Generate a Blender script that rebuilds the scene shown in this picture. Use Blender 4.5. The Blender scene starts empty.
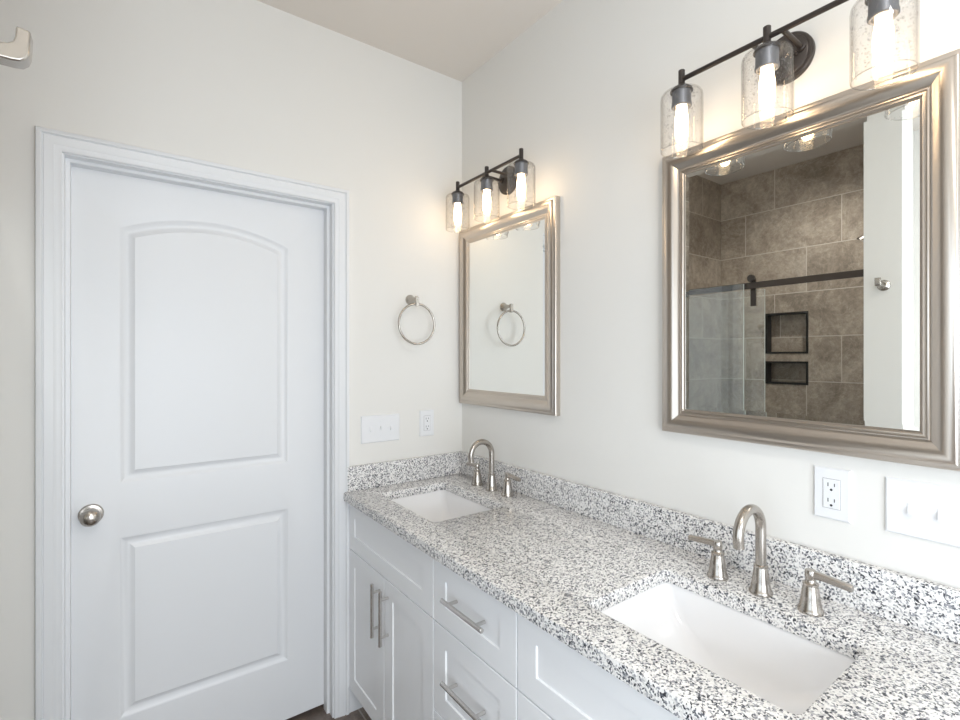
import bpy, bmesh, math, random
from mathutils import Vector, Matrix
S = bpy.context.scene
COL = S.collection
PI = math.pi

# ------------------------------------------------------------------ camera
cd = bpy.data.cameras.new('camera'); cam = bpy.data.objects.new('camera', cd); COL.objects.link(cam)
cam.location = (-1.3025, -1.93, 1.443); cam.rotation_euler = (PI/2, 0, -0.6303)
cd.sensor_width = 36.0; cd.lens = 491.0/960*36.0; cd.shift_y = -3.5/960; cd.clip_start = 0.02
S.camera = cam
# ------------------------------------------------------------------ world, daylight, exposure
W = bpy.data.worlds.new('sky'); S.world = W; W.use_nodes = True
W.node_tree.nodes['Background'].inputs[0].default_value = (0.72, 0.85, 1.0, 1)
W.node_tree.nodes['Background'].inputs[1].default_value = 1.2
def area(name, loc, rot, sx, sy, power, col):
    l = bpy.data.lights.new(name, 'AREA'); l.shape = 'RECTANGLE'; l.size = sx; l.size_y = sy; l.energy = power; l.color = col
    o = bpy.data.objects.new(name, l); COL.objects.link(o); o.location = loc; o.rotation_euler = rot; return o
DAY = area('window_daylight', (-1.2, -3.13, 1.225), (PI/2, 0, 0), 1.3, 1.47, 34, (0.88, 0.937, 1.0))
SIDE = area('added_side_window_fill', (-2.50, -2.2, 1.225), (0, -PI/2, 0), 1.47, 1.1, 7.5, (0.80, 0.90, 1.0))  # extra fill for the cabinet fronts, through an added unseen side window
CEIL = area('added_ceiling_fill', (-1.1, -2.4, 2.70), (0, 0, 0), 0.30, 0.30, 12, (1.0, 0.96, 0.90))  # overhead fill added behind the camera, no such lamp known
_l = bpy.data.lights.new('shower_fill_spot', 'SPOT'); _l.energy = 26; _l.color = (1.0, .95, .88); _l.spot_size = math.radians(100); _l.spot_blend = 1.0; _l.shadow_soft_size = .04  # spot added to brighten the shower tile, has no fixture
SHOWER_FILL = bpy.data.objects.new('shower_fill_spot', _l); COL.objects.link(SHOWER_FILL); SHOWER_FILL.location = (-1.75, -.95, 2.70)
SHOWER_FILL.rotation_euler = Vector((-.62, .42, -1.25)).to_track_quat('-Z', 'Y').to_euler()
vs = S.view_settings
vs.view_transform = 'Standard'; vs.look = 'None'; vs.gamma = 1.0; vs.use_curve_mapping = False; vs.exposure = 0.15
BULB = 12.5
try:
    S.cycles.use_denoising = True
    S.cycles.max_bounces = 14; S.cycles.diffuse_bounces = 8; S.cycles.glossy_bounces = 6; S.cycles.transparent_max_bounces = 24
    S.cycles.sample_clamp_indirect = 6.0
except Exception:
    pass

# ------------------------------------------------------------------ materials
def mat(name, col=(.8, .8, .8), rough=.5, metal=0.0, **kw):
    m = bpy.data.materials.new(name); m.use_nodes = True
    b = m.node_tree.nodes['Principled BSDF']
    b.inputs['Base Color'].default_value = (*col, 1); b.inputs['Roughness'].default_value = rough; b.inputs['Metallic'].default_value = metal
    for k, v in kw.items(): b.inputs[k.replace('_', ' ')].default_value = v
    return m
def nt(m): return m.node_tree.nodes, m.node_tree.links, m.node_tree.nodes['Principled BSDF']
def node(ns, t, **kw):
    n = ns.new(t)
    for k, v in kw.items(): setattr(n, k, v)
    return n
def noise(ns, ln, vec, scale, detail=4, rough=.5, dist=0.0):
    n = ns.new('ShaderNodeTexNoise'); n.inputs['Scale'].default_value = scale; n.inputs['Detail'].default_value = detail
    n.inputs['Roughness'].default_value = rough; n.inputs['Distortion'].default_value = dist
    if vec is not None: ln.new(vec, n.inputs['Vector'])
    return n
def ramp(ns, ln, fac, stops, interp='LINEAR'):
    r = ns.new('ShaderNodeValToRGB'); r.color_ramp.interpolation = interp; e = r.color_ramp.elements
    while len(e) < len(stops): e.new(0.5)
    for q, (p, c) in zip(e, stops):
        q.position = p; q.color = (*c, 1) if len(c) == 3 else c
    ln.new(fac, r.inputs[0]); return r
def bump(ns, ln, b, h, strength, dist=.002):
    n = ns.new('ShaderNodeBump'); n.inputs['Strength'].default_value = strength; n.inputs['Distance'].default_value = dist
    ln.new(h, n.inputs['Height']); ln.new(n.outputs[0], b.inputs['Normal']); return n
def geo(ns): return ns.new('ShaderNodeNewGeometry').outputs['Position']
def math_(ns, ln, op, a, b=None, c=None):
    n = ns.new('ShaderNodeMath'); n.operation = op
    for i, v in enumerate((a, b, c)):
        if v is None: continue
        if isinstance(v, (int, float)): n.inputs[i].default_value = v
        else: ln.new(v, n.inputs[i])
    return n.outputs[0]

def paint(name, col, rough, bs=.06, scale=420):
    m = mat(name, col, rough); ns, ln, b = nt(m)
    n = noise(ns, ln, geo(ns), scale, 3); bump(ns, ln, b, n.outputs[0], bs, .001)
    return m
M = {}
M['wall'] = paint('wall_paint', (.78, .77, .74), .75)
M['ceil'] = paint('ceiling_paint', (.76, .715, .665), .85)
M['trim'] = paint('trim_gloss_paint', (.775, .79, .81), .38, .02, 60)
M['cab'] = paint('cabinet_paint', (.90, .915, .935), .36, .02, 80)
M['plate'] = mat('white_plastic', (.80, .81, .83), .3)
M['dark'] = mat('dark_slot', (.03, .03, .03), .6)
M['gap'] = mat('shadow_gap_grey', (.30, .30, .31), .6)
M['bronze'] = mat('dark_bronze', (.075, .065, .06), .38, .75)
M['blacktrim'] = mat('black_metal_trim', (.022, .021, .02), .5)
M['porc'] = mat('white_porcelain', (.87, .87, .88), .12)
M['porc'].node_tree.nodes['Principled BSDF'].inputs['Coat Weight'].default_value = .4
def metal(name, col, rough, streak=(1, 1, 1), amt=.12):
    m = mat(name, col, rough, 1.0); ns, ln, b = nt(m)
    mp = ns.new('ShaderNodeMapping'); mp.inputs['Scale'].default_value = streak
    tc = ns.new('ShaderNodeTexCoord'); ln.new(tc.outputs['Object'], mp.inputs[0])
    n = noise(ns, ln, mp.outputs[0], 160, 3)
    r = math_(ns, ln, 'MULTIPLY_ADD', n.outputs[0], amt, rough - amt/2); ln.new(r, b.inputs['Roughness'])
    c = ramp(ns, ln, n.outputs[0], [(.25, tuple(x*.975 for x in col)), (.75, tuple(min(1, x*1.02) for x in col))]); ln.new(c.outputs[0], b.inputs['Base Color'])
    return m
M['nickel'] = metal('brushed_nickel', (.47, .435, .395), .25, (1, 1, 1), .03)
M['steel'] = metal('satin_steel', (.62, .60, .58), .26, (6, 6, 6), .06)
M['frame'] = metal('champagne_silver_leaf', (.585, .53, .475), .31, (3, 3, 3), .05)
M['mirror'] = mat('mirror_glass', (.90, .92, .91), .0, 1.0)
M['socket'] = metal('galvanised_socket', (.21, .22, .245), .45, (8, 8, 8))

def granite():
    m = mat('speckled_granite', (.7, .7, .7), .16); ns, ln, b = nt(m)
    p = geo(ns)
    wn = noise(ns, ln, p, 110, 3); 
    add = node(ns, 'ShaderNodeVectorMath', operation='MULTIPLY_ADD'); ln.new(wn.outputs['Color'], add.inputs[0]); add.inputs[1].default_value = (.008, .008, .008); ln.new(p, add.inputs[2])
    v = ns.new('ShaderNodeTexVoronoi'); v.inputs['Scale'].default_value = 300; ln.new(add.outputs[0], v.inputs['Vector'])
    sep = ns.new('ShaderNodeSeparateColor'); ln.new(v.outputs['Color'], sep.inputs[0])
    big = noise(ns, ln, p, 60, 2)
    f = math_(ns, ln, 'MULTIPLY_ADD', big.outputs[0], .5, math_(ns, ln, 'SUBTRACT', sep.outputs[0], .25))
    r = ramp(ns, ln, f, [(0, (.045, .048, .058)), (.10, (.14, .147, .17)), (.18, (.33, .335, .36)), (.28, (.52, .52, .535)), (.39, (.80, .785, .77)), (.60, (.92, .905, .89)), (.85, (.95, .945, .935))], 'CONSTANT')
    fine = noise(ns, ln, p, 900, 2)
    mx = node(ns, 'ShaderNodeMix', data_type='RGBA', blend_type='MULTIPLY'); mx.inputs[0].default_value = .35
    fr = ramp(ns, ln, fine.outputs[0], [(.3, (.55, .55, .56)), (.6, (1, 1, 1))])
    ln.new(r.outputs[0], mx.inputs[6]); ln.new(fr.outputs[0], mx.inputs[7]); ln.new(mx.outputs[2], b.inputs['Base Color'])
    return m
M['granite'] = granite()

def tile(name, horiz, row_h, row_z0, len_, off0, shift, c1, c2, c3, grout, gw, vert='Z', rough=.38):
    """rows of large tiles laid in a third bond; horiz = world axis along the row"""
    m = mat(name, c1, rough); ns, ln, b = nt(m)
    p = geo(ns); s = ns.new('ShaderNodeSeparateXYZ'); ln.new(p, s.inputs[0])
    z = math_(ns, ln, 'DIVIDE', math_(ns, ln, 'SUBTRACT', s.outputs[vert], row_z0), row_h)
    row = math_(ns, ln, 'FLOOR', z); fz = math_(ns, ln, 'FRACT', z)
    h = math_(ns, ln, 'DIVIDE', math_(ns, ln, 'SUBTRACT', s.outputs[horiz], off0), len_)
    h = math_(ns, ln, 'MULTIPLY_ADD', row, shift, h)
    colr = math_(ns, ln, 'FLOOR', h); fh = math_(ns, ln, 'FRACT', h)
    def near(fr, w):
        d = math_(ns, ln, 'SUBTRACT', .5, math_(ns, ln, 'ABSOLUTE', math_(ns, ln, 'SUBTRACT', fr, .5)))
        return math_(ns, ln, 'LESS_THAN', d, w)
    g = math_(ns, ln, 'MAXIMUM', near(fz, gw/2/row_h), near(fh, gw/2/len_))
    cmb = ns.new('ShaderNodeCombineXYZ'); ln.new(row, cmb.inputs[0]); ln.new(colr, cmb.inputs[1])
    wn = ns.new('ShaderNodeTexWhiteNoise'); ln.new(cmb.outputs[0], wn.inputs['Vector'])
    add = node(ns, 'ShaderNodeVectorMath', operation='MULTIPLY_ADD'); ln.new(wn.outputs['Color'], add.inputs[0]); add.inputs[1].default_value = (7, 7, 7); ln.new(p, add.inputs[2])
    n1 = noise(ns, ln, add.outputs[0], 3.6, 9, .72, .7)
    n2 = noise(ns, ln, add.outputs[0], 34, 8, .75, .4)
    r1 = ramp(ns, ln, n1.outputs[0], [(.36, c2), (.50, c1), (.62, c3)])
    vein = math_(ns, ln, 'ABSOLUTE', math_(ns, ln, 'SUBTRACT', noise(ns, ln, add.outputs[0], 5.5, 7, .6, 2.2).outputs[0], .5))
    vr = ramp(ns, ln, vein, [(0, (1, 1, 1)), (.022, (0, 0, 0))])
    mv = node(ns, 'ShaderNodeMix', data_type='RGBA'); ln.new(math_(ns, ln, 'MULTIPLY', vr.outputs[0], .16), mv.inputs[0]); ln.new(r1.outputs[0], mv.inputs[6]); mv.inputs[7].default_value = (*[min(1, x*1.9) for x in c3], 1)
    m2 = node(ns, 'ShaderNodeMix', data_type='RGBA', blend_type='MULTIPLY'); m2.inputs[0].default_value = .7
    r2 = ramp(ns, ln, n2.outputs[0], [(.32, (.56, .55, .54)), (.66, (1.18, 1.17, 1.15))]); ln.new(mv.outputs[2], m2.inputs[6]); ln.new(r2.outputs[0], m2.inputs[7])
    mg = node(ns, 'ShaderNodeMix', data_type='RGBA'); ln.new(g, mg.inputs[0]); ln.new(m2.outputs[2], mg.inputs[6]); mg.inputs[7].default_value = (*grout, 1)
    ln.new(mg.outputs[2], b.inputs['Base Color'])
    bump(ns, ln, b, math_(ns, ln, 'SUBTRACT', 1, g), .4, .0015)
    return m
TC = ((.44, .375, .31), (.29, .245, .20), (.55, .485, .415), (.66, .61, .54))
M['tile_y'] = tile('shower_tile_back', 'Y', .297, 2.467, .59, -.379, 1/3, *TC, .005)
M['tile_x'] = tile('shower_tile_side', 'X', .297, 2.467, .59, -2.135, 1/3, *TC, .005)
M['floor'] = tile('floor_tile', 'X', .30, -.165, .60, -.52, 1/3, (.17, .135, .115), (.10, .08, .07), (.24, .195, .165), (.36, .33, .30), .006, vert='Y', rough=.35)

def thin_glass(name, tint, seeds=False, edge=.8, boost=1.0):
    m = bpy.data.materials.new(name); m.use_nodes = True; ns, ln = m.node_tree.nodes, m.node_tree.links
    ns.remove(ns['Principled BSDF']); out = ns['Material Output']
    tr = ns.new('ShaderNodeBsdfTransparent'); tr.inputs[0].default_value = (*tint, 1)
    gl = ns.new('ShaderNodeBsdfGlossy'); gl.inputs['Roughness'].default_value = .03
    fr = ns.new('ShaderNodeLayerWeight'); fr.inputs[0].default_value = .5
    mx = ns.new('ShaderNodeMixShader')
    fac = math_(ns, ln, 'MULTIPLY', math_(ns, ln, 'MULTIPLY_ADD', math_(ns, ln, 'POWER', fr.outputs['Facing'], 4.5), edge, .035), boost)
    if edge < .6:
        dk = ns.new('ShaderNodeMix'); dk.data_type = 'RGBA'; ln.new(math_(ns, ln, 'POWER', fr.outputs['Facing'], 3.0), dk.inputs[0])
        dk.inputs[6].default_value = (*tint, 1); dk.inputs[7].default_value = (.74, .72, .70, 1); ln.new(dk.outputs[2], tr.inputs[0])
    if seeds:
        tc = ns.new('ShaderNodeTexCoord'); v = ns.new('ShaderNodeTexVoronoi'); v.inputs['Scale'].default_value = 150; ln.new(tc.outputs['Object'], v.inputs['Vector'])
        sc = ns.new('ShaderNodeSeparateColor'); ln.new(v.outputs['Color'], sc.inputs[0])
        rad = math_(ns, ln, 'MULTIPLY', sc.outputs[0], .42)
        h = math_(ns, ln, 'MULTIPLY', math_(ns, ln, 'LESS_THAN', v.outputs['Distance'], rad), math_(ns, ln, 'GREATER_THAN', sc.outputs[1], .45))
        bp = ns.new('ShaderNodeBump'); bp.inputs['Strength'].default_value = .9; bp.inputs['Distance'].default_value = .002; ln.new(h, bp.inputs['Height'])
        ln.new(bp.outputs[0], gl.inputs['Normal'])
        ring = math_(ns, ln, 'MULTIPLY', h, math_(ns, ln, 'GREATER_THAN', v.outputs['Distance'], math_(ns, ln, 'MULTIPLY', rad, .55)))
        mr = ns.new('ShaderNodeMix'); mr.data_type = 'RGBA'; ln.new(math_(ns, ln, 'MULTIPLY', ring, .30), mr.inputs[0])
        ln.new(dk.outputs[2], mr.inputs[6]); mr.inputs[7].default_value = (.42, .40, .38, 1); ln.new(mr.outputs[2], tr.inputs[0])
        fac = math_(ns, ln, 'MULTIPLY_ADD', h, .16, fac)
    ln.new(math_(ns, ln, 'MINIMUM', fac, 1.0), mx.inputs[0]); ln.new(tr.outputs[0], mx.inputs[1]); ln.new(gl.outputs[0], mx.inputs[2]); ln.new(mx.outputs[0], out.inputs[0])
    return m
M['seeded'] = thin_glass('seeded_clear_glass', (.995, .995, .995), True, .40)
M['rim'] = thin_glass('glass_rim', (.80, .79, .77), False, .8, 2.6)
M['glass'] = thin_glass('shower_glass', (.975, .99, .983), False, .9, 3.4)
M['pane'] = thin_glass('window_glass', (.98, .99, .99))
M['gedge'] = mat('glass_cut_edge', (.72, .78, .74), .3)
def emit(name, col, st):
    m = bpy.data.materials.new(name); m.use_nodes = True; b = m.node_tree.nodes['Principled BSDF']
    b.inputs['Base Color'].default_value = (.9, .85, .75, 1); b.inputs['Emission Color'].default_value = (*col, 1); b.inputs['Emission Strength'].default_value = st
    return m
M['bulb'] = emit('lit_bulb', (1.0, .72, .43), BULB)
M['lens'] = emit('lamp_diffuser', (1.0, .95, .88), 4.0)

# ------------------------------------------------------------------ mesh helpers (all vertices in world coordinates)
def new(): return bmesh.new()
def origin(p):
    v = Vector((0, 0, 0))
    while p is not None: v += p.location; p = p.parent
    return v
def obj(name, bm, m, parent=None, kind=None, smooth=35, bevel=0.0, weld=True):
    if weld: bmesh.ops.remove_doubles(bm, verts=bm.verts, dist=1e-6)
    bmesh.ops.recalc_face_normals(bm, faces=bm.faces)
    if parent is not None: bmesh.ops.translate(bm, verts=bm.verts, vec=-origin(parent))
    me = bpy.data.meshes.new(name); bm.to_mesh(me); bm.free()
    for x in (m if isinstance(m, (list, tuple)) else [m]): me.materials.append(x)
    if smooth:
        me.polygons.foreach_set('use_smooth', [True]*len(me.polygons)); me.set_sharp_from_angle(angle=math.radians(smooth))
    o = bpy.data.objects.new(name, me); COL.objects.link(o)
    if parent is not None: o.parent = parent
    if kind: o['kind'] = kind
    if bevel:
        b = o.modifiers.new('edge', 'BEVEL'); b.width = bevel; b.segments = 2; b.limit_method = 'ANGLE'; b.angle_limit = math.radians(40)
    return o
def thing(name, label, cat, loc=(0, 0, 0), group=None):
    o = bpy.data.objects.new(name, None); COL.objects.link(o); o.location = loc; o.empty_display_size = .05
    o['label'] = label; o['category'] = cat
    if group: o['group'] = group
    return o
def tag(o, label, cat, group=None):
    o['label'] = label; o['category'] = cat
    if group: o['group'] = group
    return o
def dup(o, parent=None, loc=None, label=None):
    c = o.copy(); COL.objects.link(c); c.parent = parent
    if loc is not None: c.location = loc
    if label: c['label'] = label
    for ch in list(o.children): dup(ch, c)
    return c
def box(bm, a, b):
    (x0, y0, z0), (x1, y1, z1) = a, b
    v = [bm.verts.new((x, y, z)) for x in (min(x0, x1), max(x0, x1)) for y in (min(y0, y1), max(y0, y1)) for z in (min(z0, z1), max(z0, z1))]
    for f in ((0, 1, 3, 2), (4, 6, 7, 5), (0, 4, 5, 1), (2, 3, 7, 6), (0, 2, 6, 4), (1, 5, 7, 3)): bm.faces.new([v[i] for i in f])
def lathe(bm, prof, c, axis=(0, 0, 1), n=40, cap=True):
    """prof: (radius, height) along axis from c"""
    q = Vector((0, 0, 1)).rotation_difference(Vector(axis).normalized()); c = Vector(c); rings = []
    for r, h in prof:
        if r < 1e-6: rings.append([bm.verts.new(c + q @ Vector((0, 0, h)))])
        else: rings.append([bm.verts.new(c + q @ Vector((r*math.cos(2*PI*k/n), r*math.sin(2*PI*k/n), h))) for k in range(n)])
    for a, b in zip(rings, rings[1:]):
        for k in range(n):
            l = (k+1) % n
            if len(a) == 1 and len(b) == 1: continue
            if len(a) == 1: bm.faces.new((a[0], b[k], b[l]))
            elif len(b) == 1: bm.faces.new((a[k], a[l], b[0]))
            else: bm.faces.new((a[k], a[l], b[l], b[k]))
    if cap:
        if len(rings[0]) > 1: bm.faces.new(rings[0])
        if len(rings[-1]) > 1: bm.faces.new(rings[-1])
def tube(bm, pts, r, n=20, closed=False, sx=1.0):
    pts = [Vector(p) for p in pts]; m = len(pts); rings = []; ref = None
    for i, p in enumerate(pts):
        if closed: t = pts[(i+1) % m] - pts[i-1]
        else: t = pts[min(i+1, m-1)] - pts[max(i-1, 0)]
        t.normalize()
        if ref is None:
            ref = Vector((0, 0, 1)) if abs(t.z) < .9 else Vector((0, 1, 0))
        u = (ref - t*ref.dot(t)).normalized(); w = t.cross(u); ref = u
        rr = r[i] if isinstance(r, (list, tuple)) else r
        rings.append([bm.verts.new(p + u*rr*math.cos(2*PI*k/n) + w*rr*sx*math.sin(2*PI*k/n)) for k in range(n)])
    prs = list(zip(rings, rings[1:])) + ([(rings[-1], rings[0])] if closed else [])
    for a, b in prs:
        for k in range(n): bm.faces.new((a[k], a[(k+1) % n], b[(k+1) % n], b[k]))
    if not closed: bm.faces.new(rings[0]); bm.faces.new(rings[-1])
def sweep(bm, prof, station, closed=False):
    """prof: list of (w, h); station(w, h) -> list of corner points; skins between neighbours"""
    rows = [[bm.verts.new(p) for p in station(w, h)] for w, h in prof]
    n = len(rows[0])
    for a, b in zip(rows, rows[1:]):
        for k in range(n if closed else n-1):
            l = (k+1) % n; bm.faces.new((a[k], a[l], b[l], b[k]))
    return rows
def fill(bm, loops):
    """planar face with holes from lists of existing verts"""
    es = []
    for L in loops:
        for a, b in zip(L, L[1:] + L[:1]): es.append(bm.edges.get((a, b)) or bm.edges.new((a, b)))
    bmesh.ops.triangle_fill(bm, use_beauty=True, use_dissolve=False, edges=es)
def rrect(x0, x1, y0, y1, r, n=6):
    pts = []
    for cx, cy, a in ((x1-r, y1-r, 0), (x0+r, y1-r, PI/2), (x0+r, y0+r, PI), (x1-r, y0+r, 1.5*PI)):
        for k in range(n+1):
            t = a + PI/2*k/n; pts.append((cx + r*math.cos(t), cy + r*math.sin(t)))
    return pts

# ------------------------------------------------------------------ room shell
H = 2.744; YB = -3.10; XL = -1.47; XS = -2.39
DX0, DX1, DZ = -1.442, -.623, 2.052            # doorway in the wall with the door
b = new(); box(b, (-2.75, YB-.12, -.06), (.12, .25, 0)); obj('floor', b, M['floor'], None, 'structure')
b = new(); box(b, (-2.75, YB-.12, H), (.12, .12, H+.08)); obj('ceiling', b, M['ceil'], None, 'structure')
b = new()
rg = .018; box(b, (DX1+rg, 0, 0), (.12, .115, H)); box(b, (-1.60, 0, 0), (DX0-rg, .115, H)); box(b, (DX0-rg, 0, DZ+rg), (DX1+rg, .115, H))
obj('wall_back', b, M['wall'], None, 'structure')
b = new(); box(b, (0, YB-.12, 0), (.12, 0, H)); obj('wall_right', b, M['wall'], None, 'structure')
XW = -2.45                                     # left side of the bathroom behind the shower
YS = -1.285
wy0, wy1 = -2.8, -1.6
wx0, wx1, wz0, wz1 = -1.9, -.5, .45, 2.0
b = new(); box(b, (XW-.12, YS, 0), (XW, wy1, H)); box(b, (XW-.12, wy0, 0), (XW, YB-.12, H)); box(b, (XW-.12, wy1, 0), (XW, wy0, wz0)); box(b, (XW-.12, wy1, wz1), (XW, wy0, H)); obj('wall_left', b, M['wall'], None, 'structure')
b = new(); box(b, (-1.60, -1.148, 0), (XL, YS, H)); box(b, (XW-.12, -1.165, 0), (-1.60, YS, H)); obj('wall_shower_end', b, M['wall'], None, 'structure')
b = new(); box(b, (XW-.12, YB, 0), (wx0, YB-.12, H)); box(b, (wx1, YB, 0), (0, YB-.12, H)); box(b, (wx0, YB, 0), (wx1, YB-.12, wz0)); box(b, (wx0, YB, wz1), (wx1, YB-.12, H))
obj('wall_front', b, M['wall'], None, 'structure')
# window behind the camera
b = new()
for z in (wz0, (wz0+wz1)/2-.02, wz1-.04): box(b, (wx0, YB-.08, z), (wx1, YB-.03, z+.04))
for x in (wx0, wx1-.04): box(b, (x, YB-.08, wz0+.04), (x+.04, YB-.03, wz1-.04))
w1 = obj('window_1', b, M['trim'], None, 'structure')
b = new(); box(b, (wx0+.04, YB-.06, wz0+.04), (wx1-.04, YB-.056, wz1-.04)); obj('pane', b, M['pane'], w1)
b = new()
for z in (wz0, (wz0+wz1)/2-.02, wz1-.04): box(b, (XW-.08, wy0, z), (XW-.03, wy1, z+.04))
for y in (wy0, wy1-.04): box(b, (XW-.08, y, wz0+.04), (XW-.03, y+.04, wz1-.04))
w2 = obj('added_window_2', b, M['trim'], None, 'structure')  # invented unseen side window, put in to brighten the cabinet fronts
b = new(); box(b, (XW-.06, wy0+.04, wz0+.04), (XW-.056, wy1-.04, wz1-.04)); obj('pane', b, M['pane'], w2)
# shower walls, tiled
b = new()
nich = [(-.585, -.322, 1.465, 1.742), (-.585, -.322, 1.255, 1.408)]
y0, y1 = -1.148, 0.0
outer = [b.verts.new((XS, y, z)) for y, z in ((y0, 0), (y1, 0), (y1, H), (y0, H))]
loops = [outer]
for (a, c, z0, z1) in nich:
    f = [b.verts.new((XS, y, z)) for y, z in ((a, z0), (c, z0), (c, z1), (a, z1))]
    g = [b.verts.new((XS-.09, v.co.y, v.co.z)) for v in f]
    loops.append(f)
    for k in range(4): b.faces.new((f[k], f[(k+1) % 4], g[(k+1) % 4], g[k]))
    b.faces.new(g)
fill(b, loops)
sw = obj('wall_shower_back', b, M['tile_y'], None, 'structure', smooth=0)
for (a, c, z0, z1) in nich:
    b = new(); t = .011
    st = lambda w, h: [(XS+h, a+w, z0+w), (XS+h, c-w, z0+w), (XS+h, c-w, z1-w), (XS+h, a+w, z1-w)]
    sweep(b, [(-.002, 0), (-.002, .005), (t, .005), (t, -.06)], st, True)
    obj('niche_trim', b, M['blacktrim'], sw)
b = new(); box(b, (XS-.1, 0, 0), (-1.60, .115, H)); obj('wall_shower_left', b, M['tile_x'], None, 'structure')
b = new(); box(b, (XS-.1, -1.148, 0), (-1.60, -1.165, H)); obj('wall_shower_right', b, M['tile_x'], None, 'structure')
b = new(); box(b, (-1.69, -1.148, 0), (-1.57, -.001, .10)); obj('trim_4', b, M['tile_x'], None, 'structure', bevel=.004)

# casings
CP = [(.060, 0), (.060, .012), (.0575, .0175), (.052, .019), (.047, .0185), (.043,   .0125), (.040, .0155), (.024, .0125), (.019, .0125), (.016, .0105), (.010, .0095), (.003, .0095), (0, .0075), (0, 0)]
def casing_y(x0, x1, zt, name):
    b = new(); rows = sweep(b, CP, lambda w, h: [(x0-w, -h, 0), (x0-w, -h, zt+w), (x1+w, -h, zt+w), (x1+w, -h, 0)])
    for i in (0, 3): b.faces.new([r[i] for r in rows])
    return obj(name, b, M['trim'], None, 'structure', smooth=25)
casing_y(-1.447, -.618, 2.055, 'trim_1')
# jamb and stops
b = new()
P = [(-.0175, 0), (0, 0), (0, .034), (.0005, .0345), (.010, .035), (.011, .036), (.011, .0735), (0, .0735), (0, .115), (-.0175, .115)]
st = lambda w, h: [(DX0+w, h, 0), (DX0+w, h, DZ-w), (DX1-w, h, DZ-w), (DX1-w, h, 0)]
sweep(b, P, st)
obj('trim_2', b, M['trim'], None, 'structure', smooth=0)

b = new(); box(b, (DX0-.1, .117, 0), (DX1+.1, .25, DZ+.1)); obj('door_gap_blocker', b, M['wall'], None, 'structure')  # unseen box added to keep daylight out of the gap under the door
# panelled doors
PROF = [(0, 0), (.003, -.001), (.008, -.0045), (.018, -.0095), (.023, -.0105), (.026, -.0105), (.034, -.0065), (.041, -.002), (.0435, -.0005)]
def panel_loop(xl, xr, zb, zs, zm, w, n=24):
    """rectangle with an arched top: shoulders at zs, crown at zm; inset by w"""
    pts = [(xl+w, zb+w), (xr-w, zb+w)]
    if zm - zs < 1e-4: return pts + [(xr-w, zs-w), (xl+w, zs-w)]
    c = (xr-xl)/2; s = zm-zs; R = (c*c+s*s)/(2*s); zc = zm-R; xm = (xl+xr)/2
    for k in range(n+1):
        x = (xr-w) + ((xl+w)-(xr-w))*k/n; pts.append((x, zc+math.sqrt((R-w)**2-(x-xm)**2)))
    return pts
def panel_door(bm, x0, x1, z0, z1, th, panels, mp):
    """front face at depth 0 (towards the viewer), body behind; mp(x, z, d)->world, d>0 is into the door"""
    V = lambda x, z, d: bm.verts.new(mp(x, z, d))
    O = [V(x, z, 0) for x, z in ((x0, z0), (x1, z0), (x1, z1), (x0, z1))]; B = [V(x, z, th) for x, z in ((x0, z0), (x1, z0), (x1, z1), (x0, z1))]
    for k in range(4): bm.faces.new((O[k], O[(k+1) % 4], B[(k+1) % 4], B[k]))
    bm.faces.new(B); loops = [O]
    for p in panels:
        rows = [[V(x, z, -d) for x, z in panel_loop(*p, w)] for w, d in PROF]
        loops.append(rows[0])
        for a, c in zip(rows, rows[1:]):
            for k in range(len(a)): l = (k+1) % len(a); bm.faces.new((a[k], a[l], c[l], c[k]))
        bm.faces.new(rows[-1])
    fill(bm, loops)
def knob(bm, c, ax):
    lathe(bm, [(0.0, 0.064), (.010, .0635), (.019, .060), (.0255, .052), (.0275, .043), (.025, .034), (.017, .027), (.0125, .022), (.012, .010)], c, ax, 40)
b = new(); panel_door(b, -1.438, -.627, .019, 2.046, .035, [(-1.310, -.771, 1.022, 1.868, 1.928), (-1.310, -.771, .247, .848, .848)], lambda x, z, d: (x, .074+d, z))
d1 = obj('door_1', b, M['trim'], None, 'structure', smooth=30, weld=False)
b = new(); knob(b, (-1.382, .074, .938), (0, -1, 0)); kb = obj('door_knob', b, M['nickel'], d1)
b = new(); lathe(b, [(.033, 0), (.033, .005), (.030, .009), (.020, .011), (.012, .012)], (-1.382, .074, .938), (0, -1, 0)); obj('rose', b, M['nickel'], kb)
# baseboards
def baseboard(name, mp, l0, l1):
    b = new(); pr = [(0, 0), (.013, 0), (.013, .082), (.010, .092), (.005, .100), (0, .102)]
    A = [b.verts.new(mp(l0, d, z)) for d, z in pr]; C = [b.verts.new(mp(l1, d, z)) for d, z in pr]
    for k in range(len(pr)): l = (k+1) % len(pr); b.faces.new((A[k], A[l], C[l], C[k]))
    b.faces.new(A); b.faces.new(C); obj(name, b, M['trim'], None, 'structure', smooth=25)
baseboard('baseboard_back', lambda l, d, z: (l, -d, z), -.5575, -.490)
baseboard('baseboard_left', lambda l, d, z: (XW+d, l, z), YS, YB)
baseboard('baseboard_right', lambda l, d, z: (-d, l, z), -1.80, YB)

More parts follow.
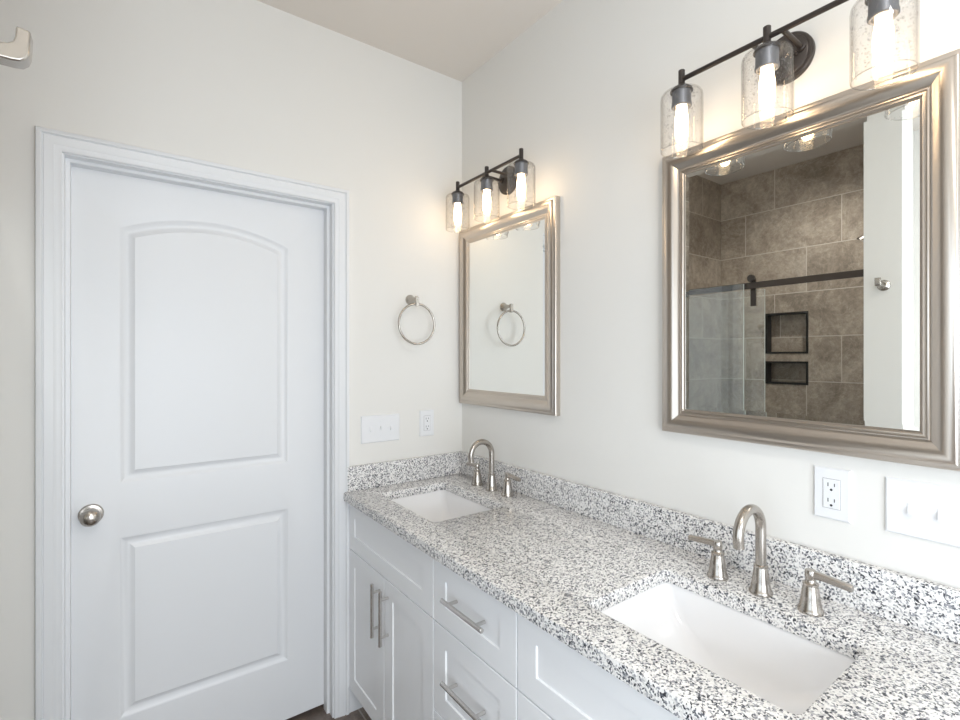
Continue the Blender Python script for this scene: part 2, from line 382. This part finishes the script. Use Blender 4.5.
# ------------------------------------------------------------------ vanity cabinets
FX = -.560      # front plane of doors and drawers
BX = -.541      # front of the carcass
TOP = .865
def shaker(bm, ya, yb, za, zb, st=.063, rl=.058, rec=.0042):
    """front in plane x=FX between ya>yb; recessed flat panel"""
    th = .018; e = .0018
    def L(wy, wz, d): return [bm.verts.new((FX+d, y, z)) for y, z in ((ya-wy, za+wz), (yb+wy, za+wz), (yb+wy, zb-wz), (ya-wy, zb-wz))]
    rows = [L(0, 0, th), L(0, 0, e), L(e*.3, e*.3, e*.3), L(e, e, 0), L(st, rl, 0), L(st+.001, rl+.001, .001), L(st+.0022, rl+.0022, rec)]
    bm.faces.new(rows[0])
    for a, c in zip(rows, rows[1:]):
        for k in range(4): l = (k+1) % 4; bm.faces.new((a[k], a[l], c[l], c[k]))
    bm.faces.new(rows[-1])
def pull(parent, c, vertical):
    """bar pull centred at (y, z)"""
    y, z = c; b = new(); hl = .0945; r = .0062; x = FX-.031
    d = Vector((0, 0, 1)) if vertical else Vector((0, -1, 0)); C = Vector((x, y, z))
    lathe(b, [(0, -hl), (r*.8, -hl), (r, -hl+.0012), (r, hl-.0012), (r*.8, hl), (0, hl)], C, d, 20)
    for s in (-1, 1): tube(b, [C+d*s*.064, C+d*s*.064+Vector((x*0+.031, 0, 0))], .0048, 14)
    return obj('handle', b, M['steel'], parent)
def carcass(name, ya, yb, label):
    t = thing(name, label, 'cabinet', (BX, (ya+yb)/2, 0)); b = new(); p = .016
    box(b, (BX, ya, .105), (-.004, ya-p, TOP)); box(b, (BX, yb, .105), (-.004, yb+p, TOP)); box(b, (BX, ya-p, .105), (-.004, yb+p, .105+p))
    box(b, (-.012, ya-p, .121), (-.004, yb+p, TOP)); box(b, (BX, ya-p, TOP-.03), (BX+.018, yb+p, TOP)); box(b, (BX, ya-p, .655), (BX+.018, yb+p, .681))
    box(b, (-.485, ya, 0), (-.470, yb, .105)); box(b, (-.02, ya, 0), (-.004, yb, .105))
    obj('cabinet_body', b, M['cab'], t, smooth=0); return t
G = .0018
def sink_base(ya, yb, label, name='vanity_cabinet'):
    t = carcass(name, ya, yb, label); ym = (ya+yb)/2
    b = new(); shaker(b, ya-G, yb+G, .670, .860); obj('false_drawer_front', b, M['cab'], t, smooth=0)
    for y0, y1, py in ((ya-G, ym+G, ym+.0335), (ym-G, yb+G, ym-.0335)):
        b = new(); shaker(b, y0, y1, .106, .666); d = obj('door', b, M['cab'], t, smooth=0)
        pull(d, (py, .5465), True)
    return t
def drawer_base(ya, yb, label):
    t = carcass('vanity_drawer_cabinet', ya, yb, label)
    for z0, z1 in ((.670, .860), (.407, .666), (.106, .403)):
        b = new(); shaker(b, ya-G, yb+G, z0, z1); d = obj('drawer', b, M['cab'], t, smooth=0)
        pull(d, ((ya+yb)/2, (z0+z1)/2+.006), False)
    return t
Y1, Y2, Y3, Y4 = -.004, -.6795, -1.0575, -1.775
sink_base(Y1, Y2, 'white shaker vanity cabinet beside the white door, with two upright bar pulls')
drawer_base(Y2, Y3, 'white stack of shaker drawers with horizontal bar pulls in the middle of the vanity')
sink_base(Y3, Y4, 'white shaker vanity cabinet under the nearer sink, cut off by the bottom edge')

# ------------------------------------------------------------------ counter, splashes, sinks
CZ = .897; CB = TOP
cuts = [(-.472, -.172, -.535, -.115), (-.472, -.172, -1.612, -1.192)]
b = new(); X0, X1, YA, YZ = -.583, -.001, -.001, -1.80
EP = [(0, CB), (0, CZ-.005), (.0015, CZ-.0015), (.005, CZ)]
O = [[b.verts.new((X, Y, z)) for X, Y in ((X0+w, YZ+w), (X1-w, YZ+w), (X1-w, YA-w), (X0+w, YA-w))] for w, z in EP]
Hs = []
for (x0, x1, y0, y1) in cuts:
    Hs.append([[b.verts.new((x, y, z)) for x, y in rrect(x0-w, x1+w, y0-w, y1+w, .016+w)] for w, z in EP])
for R in [O] + Hs:
    for a, c in zip(R, R[1:]):
        for k in range(len(a)): l = (k+1) % len(a); b.faces.new((a[k], a[l], c[l], c[k]))
fill(b, [O[-1]] + [h[-1] for h in Hs]); fill(b, [O[0]] + [h[0] for h in Hs])
tag(obj('countertop', b, M['granite'], smooth=40, weld=False), 'speckled granite countertop with two sink cutouts, running along the whole vanity', 'countertop')
b = new(); box(b, (-.021, -.0225, CZ), (-.001, YZ, CZ+.099)); tag(obj('backsplash', b, M['granite'], smooth=0, bevel=.0015), 'long speckled granite backsplash strip on the mirror wall behind both faucets', 'backsplash')
b = new(); box(b, (-.568, -.001, CZ), (-.001, -.0215, CZ+.099)); tag(obj('side_splash', b, M['granite'], smooth=0, bevel=.0015), 'short speckled granite splash strip below the three-gang switch plate and corner outlet', 'backsplash')

def sink(loc_y, label):
    t = thing('undermount_sink', label, 'sink', (-.322, loc_y, CB-.15), 'undermount sinks')
    b = new(); xa, xb, ya, yb = -.474, -.170, loc_y-.212, loc_y+.212
    # (inset x front, inset x back, inset y, radius, z)
    rings = [(-.022, -.022, -.022, .03, CB-.0005), (-.001, -.001, -.001, .018, CB-.0005), (.000, .000, .001, .02, CB-.004), (.006, .004, .010, .026, CB-.03), (.016, .010, .034, .034, CB-.070), (.034, .022, .075, .044, CB-.105), (.062, .045, .120, .046, CB-.125), (.100, .080, .165, .03, CB-.133)]
    R = [[b.verts.new((x, y, z)) for x, y in rrect(xa+f, xb-k, ya+i, yb-i, r, 8)] for f, k, i, r, z in rings]
    for a, c in zip(R, R[1:]):
        for k in range(len(a)): l = (k+1) % len(a); b.faces.new((a[k], a[l], c[l], c[k]))
    b.faces.new(R[-1])
    o = obj('bowl', b, M['porc'], t, smooth=60)
    m = o.modifiers.new('shell', 'SOLIDIFY'); m.thickness = .007; m.offset = -1
    b = new(); lathe(b, [(0, .004), (.017, .0035), (.022, .001), (.022, -.012), (0, -.012)], (-.312, loc_y, CB-.132)); obj('drain', b, M['nickel'], t)
    return t
sink(-.325, 'white rectangular undermount sink at the corner end of the counter, farther from the viewer')
sink(-1.402, 'white rectangular undermount sink nearest the viewer, below the big mirror')

# ------------------------------------------------------------------ faucets
def faucet(x, y, label):
    t = thing('faucet', label, 'faucet', (x, y, CZ), 'widespread faucets')
    b = new()
    lathe(b, [(0, 0), (.0245, 0), (.0250, .002), (.0250, .005), (.0232, .0085), (.0212, .011), (.0180, .030), (.0148, .056), (.0138, .060)], (x, y, CZ), (0, 0, 1), 36)
    lathe(b, [(.0138, .060), (.0152, .0608), (.0152, .0648), (.0130, .066), (.0110, .0665)], (x, y, CZ), (0, 0, 1), 36)
    R = .052; zc = CZ+.150; pts = [(x, y, CZ+.06), (x, y, CZ+.10), (x, y, CZ+.13)]
    for k in range(25):
        a = PI*1.06*k/24; pts.append((x-R+R*math.cos(a), y, zc+R*math.sin(a)))
    p, q = Vector(pts[-2]), Vector(pts[-1]); d = (q-p).normalized()
    pts += [tuple(q+d*.010), tuple(q+d*.0135)]
    rr = [.0113]*(len(pts)-2) + [.0113, .0116]
    tube(b, pts, rr, 28)
    obj('spout', b, M['nickel'], t, smooth=50)
    for s in (1, -1):
        hy = y + s*.1015; b = new()
        lathe(b, [(0, 0), (.0240, 0), (.0245, .002), (.0245, .006), (.0222, .009), (.0208, .012), (.0180, .032), (.0148, .053), (.0135, .0545), (.0135, .0565), (.0150, .0575), (.0150, .0615), (.0118, .063), (.0100, .067), (.0100, .073), (.0108, .075), (.0108, .086), (.0092, .089), (0, .0895)], (x, hy, CZ), (0, 0, 1), 36)
        h = obj('handle', b, M['nickel'], t, smooth=50)
        b = new()
        A = [(0, .080, .0080, .0080), (.012, .081, .0078, .0076), (.026, .0805, .0074, .0070), (.050, .0785, .0072, .0068), (.073, .0765, .0072, .0068), (.0755, .0763, .0062, .0058)]
        rows = [[b.verts.new((x+px*w, hy+s*l, CZ+z+pz*hh)) for px, pz in ((-1, -.6), (-.6, -1), (.6, -1), (1, -.6), (1, .6), (.6, 1), (-.6, 1), (-1, .6))] for l, z, w, hh in A]
        for a, c in zip(rows, rows[1:]):
            for k in range(8): b.faces.new((a[k], a[(k+1) % 8], c[(k+1) % 8], c[k]))
        b.faces.new(rows[0]); b.faces.new(rows[-1])
        obj('lever', b, M['nickel'], h, smooth=30)
    return t
faucet(-.080, -.335, 'brushed nickel arched faucet with two lever handles behind the corner sink')
faucet(-.110, -1.396, 'brushed nickel arched faucet with two lever handles behind the sink nearest the viewer')

# ------------------------------------------------------------------ framed mirrors
FP = [(0, 0), (0, .019), (.0015, .0225), (.004, .0240), (.0105, .0250), (.0125, .0262), (.0150, .0290), (.0195, .0312), (.0255, .0314), (.0325, .0294), (.0400, .0254), (.0470, .0205), (.0520, .0175), (.0535, .0172), (.0540, .0192), (.0560, .0200), (.0580, .0192), (.0585, .0172), (.0600, .0170), (.0605, .0178), (.0630, .0178), (.0638, .0150), (.0660, .0135), (.0690, .0130), (.0690, .004)]
def framed_mirror(yc, label, hw=.318, z1=2.031):
    z0 = 1.225
    t = thing('framed_mirror', label, 'mirror', (0, yc, z0), 'framed vanity mirrors')
    b = new(); sweep(b, FP, lambda w, h: [(-h, yc+hw-w, z0+w), (-h, yc-hw+w, z0+w), (-h, yc-hw+w, z1-w), (-h, yc+hw-w, z1-w)], True)
    obj('frame', b, M['frame'], t, smooth=38)
    b = new(); iw = .0685
    R = [[b.verts.new((-d, y, z)) for y, z in ((yc+hw-iw-k, z0+iw+k), (yc-hw+iw+k, z0+iw+k), (yc-hw+iw+k, z1-iw-k), (yc+hw-iw-k, z1-iw-k))] for k, d in ((0, .006), (0, .0117), (.0115, .0121))]
    b.faces.new(R[0]); b.faces.new(R[-1])
    for a, c in zip(R, R[1:]):
        for k in range(4): l = (k+1) % 4; b.faces.new((a[k], a[l], c[l], c[k]))
    obj('mirror_glass', b, M['mirror'], t, smooth=0)
    return t
framed_mirror(-.328, 'champagne silver framed mirror by the room corner, reflecting the towel ring')
framed_mirror(-1.402, 'champagne silver framed mirror nearest the viewer, reflecting the tiled shower', .322, 2.027)

# ------------------------------------------------------------------ vanity lights
def vanity_light(yc, dz, label):
    zb = 2.172; xb = -.120; sp = .2105
    t = thing('vanity_light', label, 'wall light', (0, yc, 2.165), 'three light vanity fixtures')
    b = new(); lathe(b, [(0, 0), (.0580, 0), (.0580, .010), (.0555, .0135), (.0500, .0145), (.0490, .0175), (.046, .0195), (0, .0205)], (0, yc+.004, 2.166), (-1, 0, 0), 56)
    for s in (-1, 1): lathe(b, [(0, .0205), (.0045, .0205), (.0045, .024), (.003, .026), (0, .0265)], (0, yc+s*.020, 2.168+.008*s), (-1, 0, 0), 16)
    obj('backplate', b, M['bronze'], t)
    for s in (-1, 1):
        b = new(); tube(b, [(-.018, yc+s*.032, 2.170), (-.07, yc+s*.032, 2.172), (xb+.004, yc+s*.032, zb)], .0058, 16)
        lathe(b, [(.0058, 0), (.009, .001), (.009, .006), (.0058, .008)], (-.0185, yc+s*.032, 2.170), (-1, 0, 0), 20)
        obj('arm', b, M['bronze'], t)
    b = new(); tube(b, [(xb, yc+sp, zb), (xb, yc-sp, zb)], .0062, 18); obj('crossbar', b, M['bronze'], t)
    for k in (-1, 0, 1):
        y = yc - k*sp
        b = new()
        lathe(b, [(0, 2.196), (.0072, 2.196), (.0082, 2.195), (.0082, 2.160), (.012, 2.1545), (.022, 2.1500), (.0275, 2.1440), (.0285, 2.1405), (.0270, 2.1400), (0, 2.1400)], (xb, y, 0), (0, 0, 1), 32)
        h = obj('lamp_holder', b, M['bronze'], t)
        b = new(); lathe(b, [(0, 2.1395), (.0235, 2.1395), (.0235, 2.108), (.0250, 2.1075), (.0250, 2.101), (.0225, 2.099), (.0195, 2.1015), (.0180, 2.1015), (0, 2.1025)], (xb, y, 0), (0, 0, 1), 32)
        obj('socket', b, M['socket'], h)
        b = new()
        lathe(b, [(.0130, 2.1020), (.0132, 2.094), (.0140, 2.086), (.0158, 2.074), (.0168, 2.060), (.0166, 2.044), (.0155, 2.026), (.0120, 2.012), (.0065, 2.0045), (0, 2.003)], (xb, y, 0), (0, 0, 1), 28)
        obj('bulb', b, M['bulb'], h)
        b = new(); R = .052; g = .0026; zr = 1.9885
        out = [(.0255, 2.1390), (.0400, 2.1385), (.0470, 2.1355), (.0507, 2.1295), (R, 2.122), (R, zr), (R-.0006, zr-.0017)]
        inn = [(R-g+.0006, zr-.0017), (R-g, zr), (R-g, 2.1215), (.0487, 2.1280), (.0457, 2.1330), (.0395, 2.1358), (.0255, 2.1362)]
        prof = out + inn + [out[0]]
        lathe(b, prof, (xb, y, 0), (0, 0, 1), 56, cap=False)
        for f in b.faces:
            if f.calc_center_median().z < zr+.0005: f.material_index = 1
        obj('lamp_shade', b, [M['seeded'], M['rim']], t)
    t.location.z += dz
    return t
vanity_light(-.355, .008, 'three-shade dark bronze wall light by the room corner, its top well in view')
vanity_light(-1.414, -.005, 'three-shade dark bronze wall light nearest the viewer, cut off by the top edge')

# ------------------------------------------------------------------ towel ring
def towel_ring():
    x, z = -.276, 1.692; t = thing('towel_ring', 'brushed nickel towel ring on the wall between the white door and the room corner', 'towel ring', (x, 0, z))
    b = new(); lathe(b, [(0, 0), (.0225, 0), (.0225, .004), (.0205, .007), (.0145, .018), (.0095, .032), (.0085, .044), (.0085, .058)], (x, 0, z), (0, -1, 0), 36)
    box(b, (x-.0065, -.056, z-.032), (x+.0065, -.069, z+.011)); obj('mount', b, M['nickel'], t)
    b = new(); R = .086; c = (x, -.0625, z-.023-R)
    tube(b, [(c[0]+R*math.cos(2*PI*k/64), c[1], c[2]+R*math.sin(2*PI*k/64)) for k in range(64)], .0047, 14, True); obj('ring', b, M['nickel'], t)
towel_ring()

# ------------------------------------------------------------------ switches and outlets (a = right along the wall, u = up, o = out of the wall)
RIGHT = lambda c: (lambda a, u, o: (-o, c[0]-a, c[1]+u))
BACK = lambda c: (lambda a, u, o: (c[0]+a, -o, c[1]+u))
def slab(bm, f, a0, a1, u0, u1, o0, o1, e=.0):
    R = []
    for w, o in ((0, o0), (0, o1-e), (e, o1)): R.append([bm.verts.new(f(a, u, o)) for a, u in ((a0+w, u0+w), (a1-w, u0+w), (a1-w, u1-w), (a0+w, u1-w))])
    bm.faces.new(R[0]); bm.faces.new(R[-1])
    for p, q in zip(R, R[1:]):
        for k in range(4): l = (k+1) % 4; bm.faces.new((p[k], p[l], q[l], q[k]))
def base_of(f): return f(0, 0, 0)
def screw(t, f, a, u):
    b = new(); ax = Vector(f(0, 0, 1))-Vector(f(0, 0, 0)); lathe(b, [(0, 0), (.0032, 0), (.0030, .0010), (0, .0012)], f(a, u, .0057), ax, 14); obj('screw', b, M['plate'], t)
def switch(f, gangs, w, label, ups):
    t = thing('light_switch', label, 'light switch', base_of(f), 'light switches'); b = new(); slab(b, f, -w/2, w/2, -.0575, .0575, 0, .006, .0035); obj('switch_plate', b, M['plate'], t, smooth=0)
    for k in range(gangs):
        a = (k-(gangs-1)/2)*.046; b = new(); slab(b, f, a-.0052, a+.0052, -.012, .012, .0056, .0068, .0006); col = obj('toggle_slot', b, M['plate'], t, smooth=0)
        s = 1 if ups[k] else -1; b = new()
        A = [(-.0042, -.006*1, .0066), (.0042, -.006, .0066), (.0042, .006, .0066), (-.0042, .006, .0066)]
        T = [(-.0034, s*.009-.0035,   .0125), (.0034, s*.009-.0035,   .0125), (.0034, s*.009+.0035,   .0125), (-.0034, s*.009+.0035,   .0125)]
        va = [b.verts.new(f(*p)) for p in [(p[0]+a, p[1], p[2]) for p in A]]; vt = [b.verts.new(f(*p)) for p in [(p[0]+a, p[1], p[2]) for p in T]]
        for q in range(4): b.faces.new((va[q], va[(q+1) % 4], vt[(q+1) % 4], vt[q]))
        b.faces.new(va); b.faces.new(vt); obj('toggle', b, M['plate'], t, smooth=0)
        for u in (-.030, .030): screw(t, f, a, u)
def outlet(f, label):
    t = thing('wall_outlet', label, 'outlet', base_of(f), 'wall outlets'); b = new(); slab(b, f, -.0365, .0365, -.0585, .0585, 0, .006, .0035); obj('outlet_plate', b, M['plate'], t, smooth=0)
    b = new(); slab(b, f, -.0172, .0172, -.0338, .0338, .0054, .0061, 0); obj('gap', b, M['gap'], t, smooth=0)
    b = new(); slab(b, f, -.0162, .0162, -.0328, .0328, .0056, .0078, .0008); obj('receptacle', b, M['plate'], t, smooth=0)
    r = t.children[-1] if t.children else None
    rec = [c for c in t.children if c.name.startswith('receptacle')][0]
    for uc in (.0175, -.0175):
        for a, hh in ((-.0062, .0042), (.0062, .0036)):
            b = new(); slab(b, f, a-.0009, a+.0009, uc+.003-hh, uc+.003+hh, .0072, .0080, 0); obj('slot', b, M['dark'], rec, smooth=0)
        b = new(); ax = Vector(f(0, 0, 1))-Vector(f(0, 0, 0)); lathe(b, [(0, .0072), (.0027, .0072), (.0027, .0080), (0, .0080)], f(0, uc-.0082, 0), ax, 14); obj('ground_hole', b, M['dark'], rec)
switch(BACK((-.417, 1.139)), 3, .176, 'white three-gang switch plate beside the door casing', (0, 1, 0))
outlet(BACK((-.193, 1.144)), 'small-looking white outlet by the room corner, right of the three-gang switch plate')
outlet(RIGHT((-1.5015, 1.1325)), 'white outlet on the wall below the mirror nearest the viewer, left of the switch plate')
switch(RIGHT((-1.662, 1.133)), 2, .130, 'white switch plate with two toggles under the mirror nearest the viewer, at the right edge', (0, 0))

# ------------------------------------------------------------------ robe hook (top left)
def robe_hook():
    y, z = -1.222, 1.760; t = thing('robe_hook', 'brushed nickel robe hook with an upturned tip, reaching in at the top left edge', 'robe hook', (XL, y, z))
    b = new(); lathe(b, [(0, 0), (.0245, 0), (.0245, .005), (.0225, .008), (.016, .012), (.0125, .018)], (XL, y, z), (1, 0, 0), 36); obj('mount', b, M['nickel'], t)
    b = new()
    side = [(.010, -.0085), (.075, -.0090), (.082, -.0080), (.0865, -.004), (.0885, .002), (.0892, .010), (.0898, .026), (.0785, .0280), (.0777, .017), (.0760, .0115), (.0715, .0080), (.0645, .0065), (.044, .0058), (.010, .0050)]
    A, Bk = ([b.verts.new((XL+a, y+q, z+c)) for a, c in side] for q in (-.0105, .0105))
    for k in range(len(side)): l = (k+1) % len(side); b.faces.new((A[k], A[l], Bk[l], Bk[k]))
    b.faces.new(A); b.faces.new(Bk); obj('hook', b, M['nickel'], t, smooth=45, bevel=.0018)
robe_hook()

# ------------------------------------------------------------------ shower, seen in the mirror nearest the viewer
def pane(bm, x0, x1, ya, yb, z0, z1):
    box(bm, (x0, ya, z0), (x1, yb, z1))
    bm.faces.ensure_lookup_table(); bm.normal_update()
    for f in bm.faces:
        if abs(f.normal.x) < .5: f.material_index = 1
b = new(); pane(b, -1.594, -1.586, -.003, -.553, .100, 1.857)
tag(obj('shower_glass_panel', b, [M['glass'], M['gedge']], smooth=0), 'fixed clear glass shower panel against the wall, at the left in the big mirror', 'shower panel')
t = thing('sliding_shower_door', 'sliding clear glass shower door with dark roller, seen in the mirror behind the fixed panel', 'shower door', (-1.640, -.35, .105))
b = new(); pane(b, -1.644, -1.636, -.045, -.645, .105, 1.822); g = obj('door_glass', b, [M['glass'], M['gedge']], t, smooth=0)
for y in (-.586, -.12):
    b = new(); lathe(b, [(0, 0), (.021, 0), (.021, .012), (.017, .014), (0, .015)], (-1.614, y, 1.8865), (1, 0, 0), 32); w = obj('roller', b, M['bronze'], t)
    b = new(); box(b, (-1.6355, y-.014, 1.731), (-1.6285, y+.014, 1.8865)); lathe(b, [(.006, 0), (.006, .02)], (-1.632, y, 1.8865), (1, 0, 0), 16); obj('hanger', b, M['bronze'], w)
t = thing('shower_rail', 'flat dark bronze sliding door rail across the shower opening', 'rail', (-1.612, -.57, 1.846))
b = new(); box(b, (-1.6155, -.002, 1.8285), (-1.6085, -1.147, 1.8635)); obj('bar', b, M['bronze'], t, bevel=.001)
b = new(); box(b, (-1.6080, -.440, 1.826), (-1.5945, -.476, 1.856)); obj('clamp', b, M['bronze'], t, bevel=.002)
t = thing('overhead_shower', 'small shower head on an arm, seen in the mirror beside the pale wall', 'shower head', (-1.93, -1.148, 2.12))
b = new(); lathe(b, [(0, 0), (.028, 0), (.027, .005), (.012, .010)], (-1.93, -1.148, 2.12), (0, 1, 0), 32); obj('flange', b, M['nickel'], t)
b = new(); tube(b, [(-1.93, -1.142, 2.12), (-1.93, -1.10, 2.122), (-1.93, -1.06, 2.112), (-1.93, -1.04, 2.098)], .0085, 14); obj('arm', b, M['nickel'], t)
b = new(); ax = Vector((0, .55, -.83)); lathe(b, [(0, 0), (.012, .0), (.014, .018), (.028, .038), (.034, .046), (.034, .052), (0, .053)], (-1.93, -1.043, 2.102), ax, 32); obj('spray_head', b, M['nickel'], t)

# unseen ceiling lamp body, added to go with the overhead fill light
t = thing('added_ceiling_lamp', 'round white flush lamp added on the unseen ceiling behind the viewer', 'ceiling light', (-1.1, -2.4, H))
b = new(); lathe(b, [(0, 0), (.19, 0), (.19, .02), (.185, .028), (0, .030)], (-1.1, -2.4, H), (0, 0, -1), 48); obj('added_lamp_body', b, M['plate'], t)
